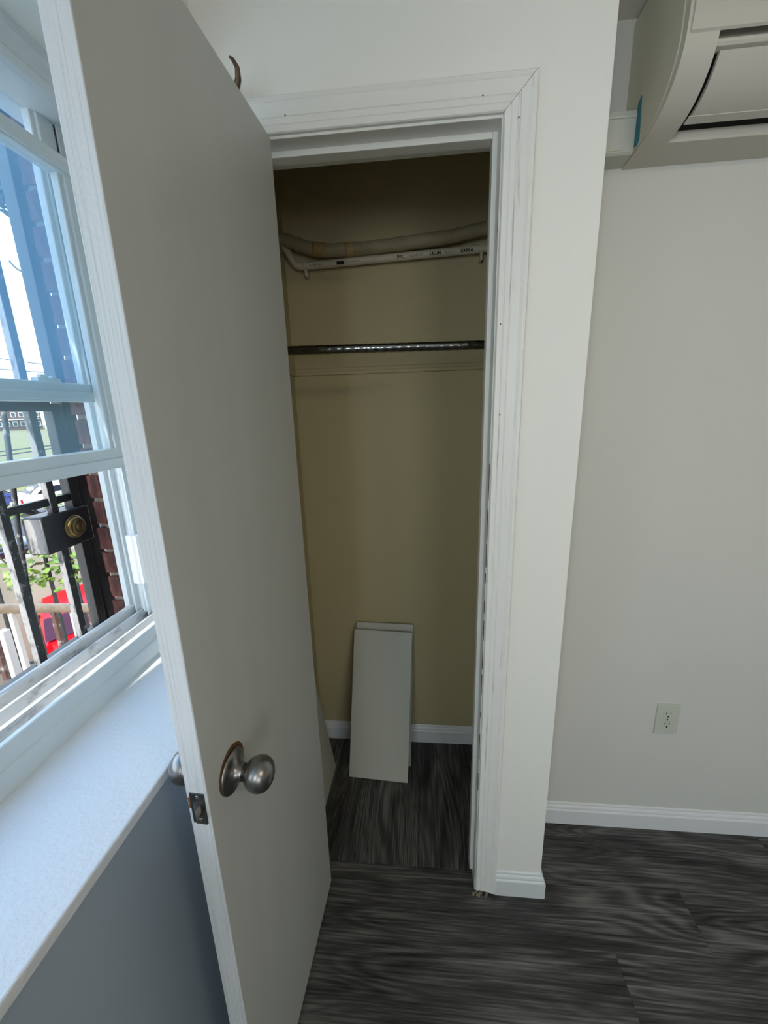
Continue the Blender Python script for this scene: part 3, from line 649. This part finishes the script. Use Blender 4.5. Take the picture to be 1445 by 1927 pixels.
def car(name, mat, loc, rz, label, group, dome=False, gm=None, bumper=None):
    e = empty(name, loc, (0, 0, rz)); tagit(e, label, 'car', group)
    gm = gm or M['carglass']
    # +x = rear of car ; length 3.9
    prof = [(-2.0, .35), (-2.02, .55), (-1.95, .74), (-1.1, .93), (1.55, .97), (1.78, .93), (1.86, .80), (1.90, .62), (1.98, .60), (2.0, .35), (1.5, .25), (-1.6, .25)]
    if dome: prof = [(-2.0, .35), (-2.02, .55), (-1.95, .74), (-1.1, .98), (1.50, 1.10), (1.84, 1.07), (1.92, .98), (1.95, .80), (1.96, .64), (2.04, .61), (2.05, .35), (1.5, .25), (-1.6, .25)]
    t = MB(); t.prism(prof, 'y', -.86, .86)
    bmesh.ops.bevel(t.bm, geom=[e_ for e_ in t.bm.edges if abs(e_.verts[0].co.y) > .8 and abs(e_.verts[1].co.y) > .8 and abs(e_.verts[0].co.y-e_.verts[1].co.y) < .1], offset=.10, segments=4, affect='EDGES')
    t.build('body', mat, e, True, 40)
    # cabin as lofted frustum with curved sides
    sec = [(-.95, .94, .74), (-.55, 1.22, .66), (-.2, 1.40, .58), (.4, 1.45, .57), (.95, 1.42, .56), (1.30, 1.22, .64), (1.55, .97, .72)]
    if dome: sec = [(-.95, .98, .74), (-.55, 1.28, .70), (-.1, 1.50, .62), (.45, 1.56, .62), (.85, 1.46, .68), (1.10, 1.30, .75), (1.62, 1.09, .83)]
    c = bmesh.new(); rows2 = []
    for x, zt, hw in sec:
        rows2.append([c.verts.new((x, s_*hwf, zz)) for s_, hwf, zz in ((-1, .80, .93), (-1, (hw+.80)/2+.02, (.93+zt)/2+.02), (-1, hw, zt-.02), (-1, hw*.6, zt+.03), (1, 0, zt+.045), (1, hw*.6, zt+.03), (1, hw, zt-.02), (1, (hw+.80)/2+.02, (.93+zt)/2+.02), (1, .80, .93))])
    for a, b_ in zip(rows2, rows2[1:]):
        for k in range(8): c.faces.new((a[k], a[k+1], b_[k+1], b_[k]))
    c.faces.new(rows2[0]); c.faces.new(rows2[-1][::-1]); bmesh.ops.recalc_face_normals(c, faces=c.faces[:])
    MB().add(c).build('roof', mat, e, True, 50)
    g = MB(); off = .006
    for a, b_ in ((((1.12, 1.30, .74), (1.60, 1.105, .82)) if dome else ((.98, 1.43, .52), (1.52, 1.03, .66))), ((-.24, 1.42, .54), (-.90, 1.00, .66))):
        s_ = 1 if a[0] > 0 else -1
        t2 = bmesh.new(); vs_ = [t2.verts.new(p) for p in ((a[0]+s_*.02, -a[2], a[1]+.035), (a[0]+s_*.02, a[2], a[1]+.035), (b_[0]+s_*.02, b_[2], b_[1]+.03), (b_[0]+s_*.02, -b_[2], b_[1]+.03))]
        f_ = t2.faces.new(vs_); bmesh.ops.solidify(t2, geom=[f_], thickness=.02); g.add(t2)
    g.build('windscreen', gm, e)
    for s_ in (-1, 1):
        q = MB(); q.prism([(-.60, 1.04), (-.2, 1.22), (.7, 1.24), (1.0, 1.06)] if dome else [(-.80, 1.0), (-.25, 1.34), (.9, 1.36), (1.28, 1.02)], 'y', s_*(.755 if dome else .735), s_*.765); q.build('side_window', gm, e)
    bp = MB().box(1.90, 2.03, -.80, .80, .36, .60, .03); bp.build('bumper', bumper or mat, e)
    for x in (-1.25, 1.25):
        for s_ in (-1, 1):
            wv = MB().lathe([(0, -.1), (.24, -.1), (.30, -.09), (.31, 0), (.30, .09), (.24, .1), (0, .1)], 24, T(x, s_*.78, .31) @ Matrix.Rotation(PI/2, 4, 'X')).build('wheel', M['tyre'], e, True, 40)
            MB().lathe([(0, -.115), (.17, -.108), (.18, -.10), (.18, .10), (.17, .108), (0, .115)], 16, T(x, s_*.78, .31) @ Matrix.Rotation(PI/2, 4, 'X')).build('hub_cap', M['hub'], wv)
    for s_ in (-1, 1):
        MB().box(1.84, 1.895, s_*.66-.12, s_*.66+.12, .66, .86, .02).build('lamp', M['reddk'], e)
    return e
red = at(178, 1190, 8.95)
car('red_car', M['red'], (red.x-.15+pp.x*.55, red.y+.85+pp.y*.55, GZ), math.atan2(-u.y, -u.x)+.12, 'bright red car parked close below the window', None, True, M['redglass'], M['red'])
ang = math.atan2(pp.y, pp.x)
bl = at(-30, 925, 28); car('blue_car', M['blue'], (bl.x, bl.y, GZ), ang+.25, 'small blue car parked across the street', None)
wh = at(118, 925, 27); car('white_car', M['white'], (wh.x, wh.y, GZ), ang+.25, 'small white car parked across the street', None)
gc = at(45, 1010, 14.5); car('dark_grey_car', M['greycar'], (gc.x, gc.y, GZ), ang+.25, 'dark grey car parked behind the low concrete wall', None)
# low concrete wall
a = at(-420, 1052, 9.3); b_ = at(420, 1052, 9.9)
dv = (b_-a).normalized(); L = (b_-a).length
cw = MB().box(0, L, -.12, .12, GZ, -.80, .01).build('low_wall', M['concrete']); cw.location = (a.x, a.y, 0); cw.rotation_euler[2] = math.atan2(dv.y, dv.x)
tagit(cw, 'low beige concrete wall along the pavement', 'wall')
# beige handrail with balusters close to the window
rl = empty('porch_railing', (0, 0, 0)); tagit(rl, 'beige handrail on rusty iron balusters below the window', 'railing')
rA, rB = at(-140, 1149, 2.5), at(330, 1141, 2.7)
MB().tube([rA+(rB-rA)*k/12+Vector((0, 0, random.uniform(-.003, .003))) for k in range(13)], .023, 10).build('handrail', M['rail'], rl, True)
MB().tube([rA+Vector((0, 0, -.95)), rB+Vector((0, 0, -.95))], .016, 8).build('bottom_rail', M['rust'], rl, True)
nb = 13
for k in range(nb):
    p = rA+(rB-rA)*(k+.3)/nb
    MB().box(-.011, .011, -.011, .011, -.96, -.012, .002).build('baluster', M['rust'] if k % 3 else M['whitep'], rl).location = p
for p in (rA, rB):
    MB().box(-.03, .03, -.03, .03, GZ-p.z, 0, .003).build('post', M['rust'], rl).location = p
pw = at(14, 1215, 2.75)
wp = MB().box(-.020, .020, -.02, .02, GZ, pw.z+.09, .004).build('white_post', M['whitep']); wp.location = (pw.x, pw.y, 0); tagit(wp, 'sunlit white painted post below the handrail', 'post')
# dry brush pile
tw = MB(); bc = at(-25, 1240, 6.8); rn = random.Random(11)
for k in range(900):
    p = Vector((bc.x+rn.uniform(-1.7, 1.5), bc.y+rn.uniform(-1.5, .7), GZ+.02+abs(rn.gauss(0, .28))))
    d_ = Vector((rn.uniform(-1, 1), rn.uniform(-1, 1), rn.uniform(-.2, 1))).normalized()*rn.uniform(.15, .5)
    tw.tube([p, p+d_*.5+Vector((rn.uniform(-.04, .04), rn.uniform(-.04, .04), .02)), p+d_], [.008, .006, .003], 4, False)
tagit(tw.build('dry_brush', M['twig']), 'tangle of dry leafless brush below the handrail', 'brush', None, 'stuff')
# leaves
def leaf_cloud(name, pts, size, mat, parent=None, seed=1, n_each=1, spread=.05):
    rn = random.Random(seed); t = bmesh.new()
    for p in pts:
        for _ in range(n_each):
            q = Vector(p)+Vector((rn.gauss(0, spread), rn.gauss(0, spread), rn.gauss(0, spread))); s = size*rn.uniform(.6, 1.3)
            R_ = Euler((rn.uniform(-.9, .9), rn.uniform(-.9, .9), rn.uniform(0, 6.3))).to_matrix()
            vs_ = [t.verts.new(q+R_ @ Vector(c)*s) for c in ((0, -.55, 0), (.38, -.2, .06), (.42, .2, .05), (0, .6, -.05), (-.42, .2, .05), (-.38, -.2, .06))]
            c0 = t.verts.new(q)
            for i in range(6): t.faces.new((vs_[i], vs_[(i+1) % 6], c0))
    me = D.meshes.new(name); t.to_mesh(me); t.free(); me.materials.append(mat); return link(name, me, None, parent)
vine = empty('ivy_vine', (0, 0, 0)); tagit(vine, 'bright green ivy climbing over the iron fence outside', 'vine')
vp = [at(x, y_, 4.6) for x, y_ in ((-30, 1000), (0, 1030), (8, 1060), (12, 1088), (40, 1075), (52, 1082), (66, 1075), (72, 1080), (84, 1092), (92, 1100), (68, 1038), (80, 1036), (92, 1048), (104, 1060), (112, 1050), (118, 1070), (112, 1088), (130, 1060), (140, 1055), (150, 1062), (158, 1072), (146, 1078), (165, 1078), (170, 1060), (52, 1100), (5, 975), (14, 962), (2, 990), (108, 948), (122, 944), (132, 940), (200, 1000), (205, 1060), (215, 1085), (208, 1030), (40, 970), (20, 1095))]
leaf_cloud('leaf', vp, .062, M['leaf'], vine, 5, 8, .05)['kind'] = 'stuff'
st = MB()
order = [at(x, y_, 4.65) for x, y_ in ((-40, 1010), (0, 1050), (40, 1078), (70, 1060), (110, 1060), (150, 1068), (210, 1060), (260, 1050))]
st.tube(cat(order, 4), .008, 6); st.build('vine_stem', M['twig'], vine, True)
# iron picket fence the vine hangs on
fc = empty('iron_fence', (0, 0, 0)); tagit(fc, 'thin dark iron fence behind the ivy', 'fence')
fa, fb = at(-80, 1050, 4.7), at(300, 1060, 4.7); fb.z = fa.z
MB().tube([fa, fb], .014, 8).build('fence_rail', M['iron'], fc)
MB().tube([fa+Vector((0, 0, -1.1)), fb+Vector((0, 0, -1.1))], .014, 8).build('fence_rail', M['iron'], fc)
for k in range(9):
    p = fa+(fb-fa)*k/8
    MB().box(-.012, .012, -.012, .012, GZ-p.z if k in (0, 4, 8) else -1.12, .05, .002).build('picket', M['iron'], fc).location = p
# tree at upper left seen through the glass
tr = empty('street_tree', (0, 0, 0)); tagit(tr, 'tall tree whose dark crown hangs over the top of the window view', 'tree')
tc_ = at(10, 250, 9)
pts = []; rn = random.Random(4)
for k in range(2600):
    x = rn.uniform(-150, 72); ymax = 372+max(0, x-20)*1.9+rn.gauss(0, 9) if x > 0 else 372+rn.gauss(0, 9)
    y_ = rn.uniform(120, ymax); pts.append(at(x, y_, rn.uniform(8.2, 9.8)))
leaf_cloud('leaf', pts, .15, M['leafd'], tr, 6, 3, .07)['kind'] = 'stuff'
tb = at(95, 300, 9.6)
MB().tube([(tb.x, tb.y, GZ), (tb.x-.1, tb.y, 1), (tb.x-.2, tb.y-.2, 5), (tb.x-.5, tb.y-.4, 8)], [.22, .18, .13, .05], 12).build('trunk', M['bark'], tr, True)
br = MB()
for path in (((66, 500), (50, 495), (40, 485), (32, 472)), ((66, 518), (50, 515), (35, 508), (25, 500), (17, 490)), ((50, 515), (42, 520)), ((40, 485), (46, 478)), ((66, 500), (80, 480), (95, 440), (95, 380)), ((66, 518), (80, 500), (95, 440))):
    br.tube([at(x, y_, 8.6) for x, y_ in path], .014, 5)
br.build('branch', M['bark'], tr)
# power cables between two poles beyond the frame
pl1, pl2 = at(-420, 790, 30), at(420, 790, 24)
for nm, p, lb_ in (('utility_pole', pl1, 'left'), ('utility_pole', pl2, 'right')):
    q = MB().tube([(p.x, p.y, GZ), (p.x, p.y, 7.5)], [.16, .11], 12); q.box(p.x-.9, p.x+.9, p.y-.05, p.y+.05, 6.6, 6.75)
    tagit(q.build(nm, M['bark'], None, True, 40), 'wooden utility pole standing outside the frame to the '+lb_, 'pole', 'utility poles')
for i, (ya_, yb_, lab) in enumerate(((672, 688, 'upper thin power cable across the bright sky'), (694, 702, 'lower thin power cable across the bright sky'), (857, 841, 'dark power cable crossing in front of the grassy slope'), (849, 836, 'thinner cable just above the one in front of the grassy slope'))):
    sl_ = (yb_-ya_)/110
    A = at(-420, ya_-420*sl_, 30); B = at(420, ya_+420*sl_, 24)
    A.x, A.y = pl1.x, pl1.y; B.x, B.y = pl2.x, pl2.y
    cb = MB().tube([A+(B-A)*k/10 for k in range(11)], .022 if i < 2 else .03, 5).build('power_cable', M['wire']); tagit(cb, lab, 'cable', 'power cables')
# houses on the far side
hs = [(-128, 146, 9.0, 8.2, 'hbrick'), (-45, 148, 8.4, 7.6, 'hbrick'), (22, 146, 6.4, 8.2, 'hbrick'), (66, 145, 3.2, 7.8, 'hbrick'), (117, 143, 7.4, 8.6, 'hwhite'), (196, 146, 9, 8, 'hbrick')]
hl = ['leftmost brown brick row house on the far ridge', 'second brown brick row house from the left on the far ridge', 'brown brick row house on the far ridge behind the gate bars', 'narrow brown brick row house next to the white house on the ridge', 'white sided house on the far ridge', 'rightmost brick house on the far ridge']
for i, (sx, d_, wd, ht_, mt) in enumerate(hs):
    loc = at(sx, 800, d_); e = empty('row_house', (loc.x, loc.y, -1.1), (0, 0, math.atan2(-pp.y, -pp.x))); tagit(e, hl[i], 'house', 'row houses on the ridge')
    wb = MB().box(-wd/2, wd/2, 0, 7, -.5, ht_).build('house_wall', M[mt], e)
    MB().prism([(-.4, ht_-.05), (7.4, ht_-.05), (3.5, ht_+1.3)], 'x', -wd/2-.05, wd/2+.05).build('roof', M['hroof'], e)
    MB().box(-wd/2+.5, wd/2-.5, -1.3, -.002, 2.7, 2.95).build('porch_roof', M['hwhite'], e)
    for zz in (1.0, 3.4, 5.6):
        for xx in ((-wd*.36, -wd*.12, wd*.12, wd*.36) if wd > 5 else (-wd*.25, wd*.25)):
            wf = MB().box(xx-.5, xx+.5, -.08, .02, zz, zz+1.25).build('window', M['hwhite'], wb)
            MB().box(xx-.38, xx+.38, -.10, -.05, zz+.12, zz+1.13).build('pane', M['hwin'], wf)
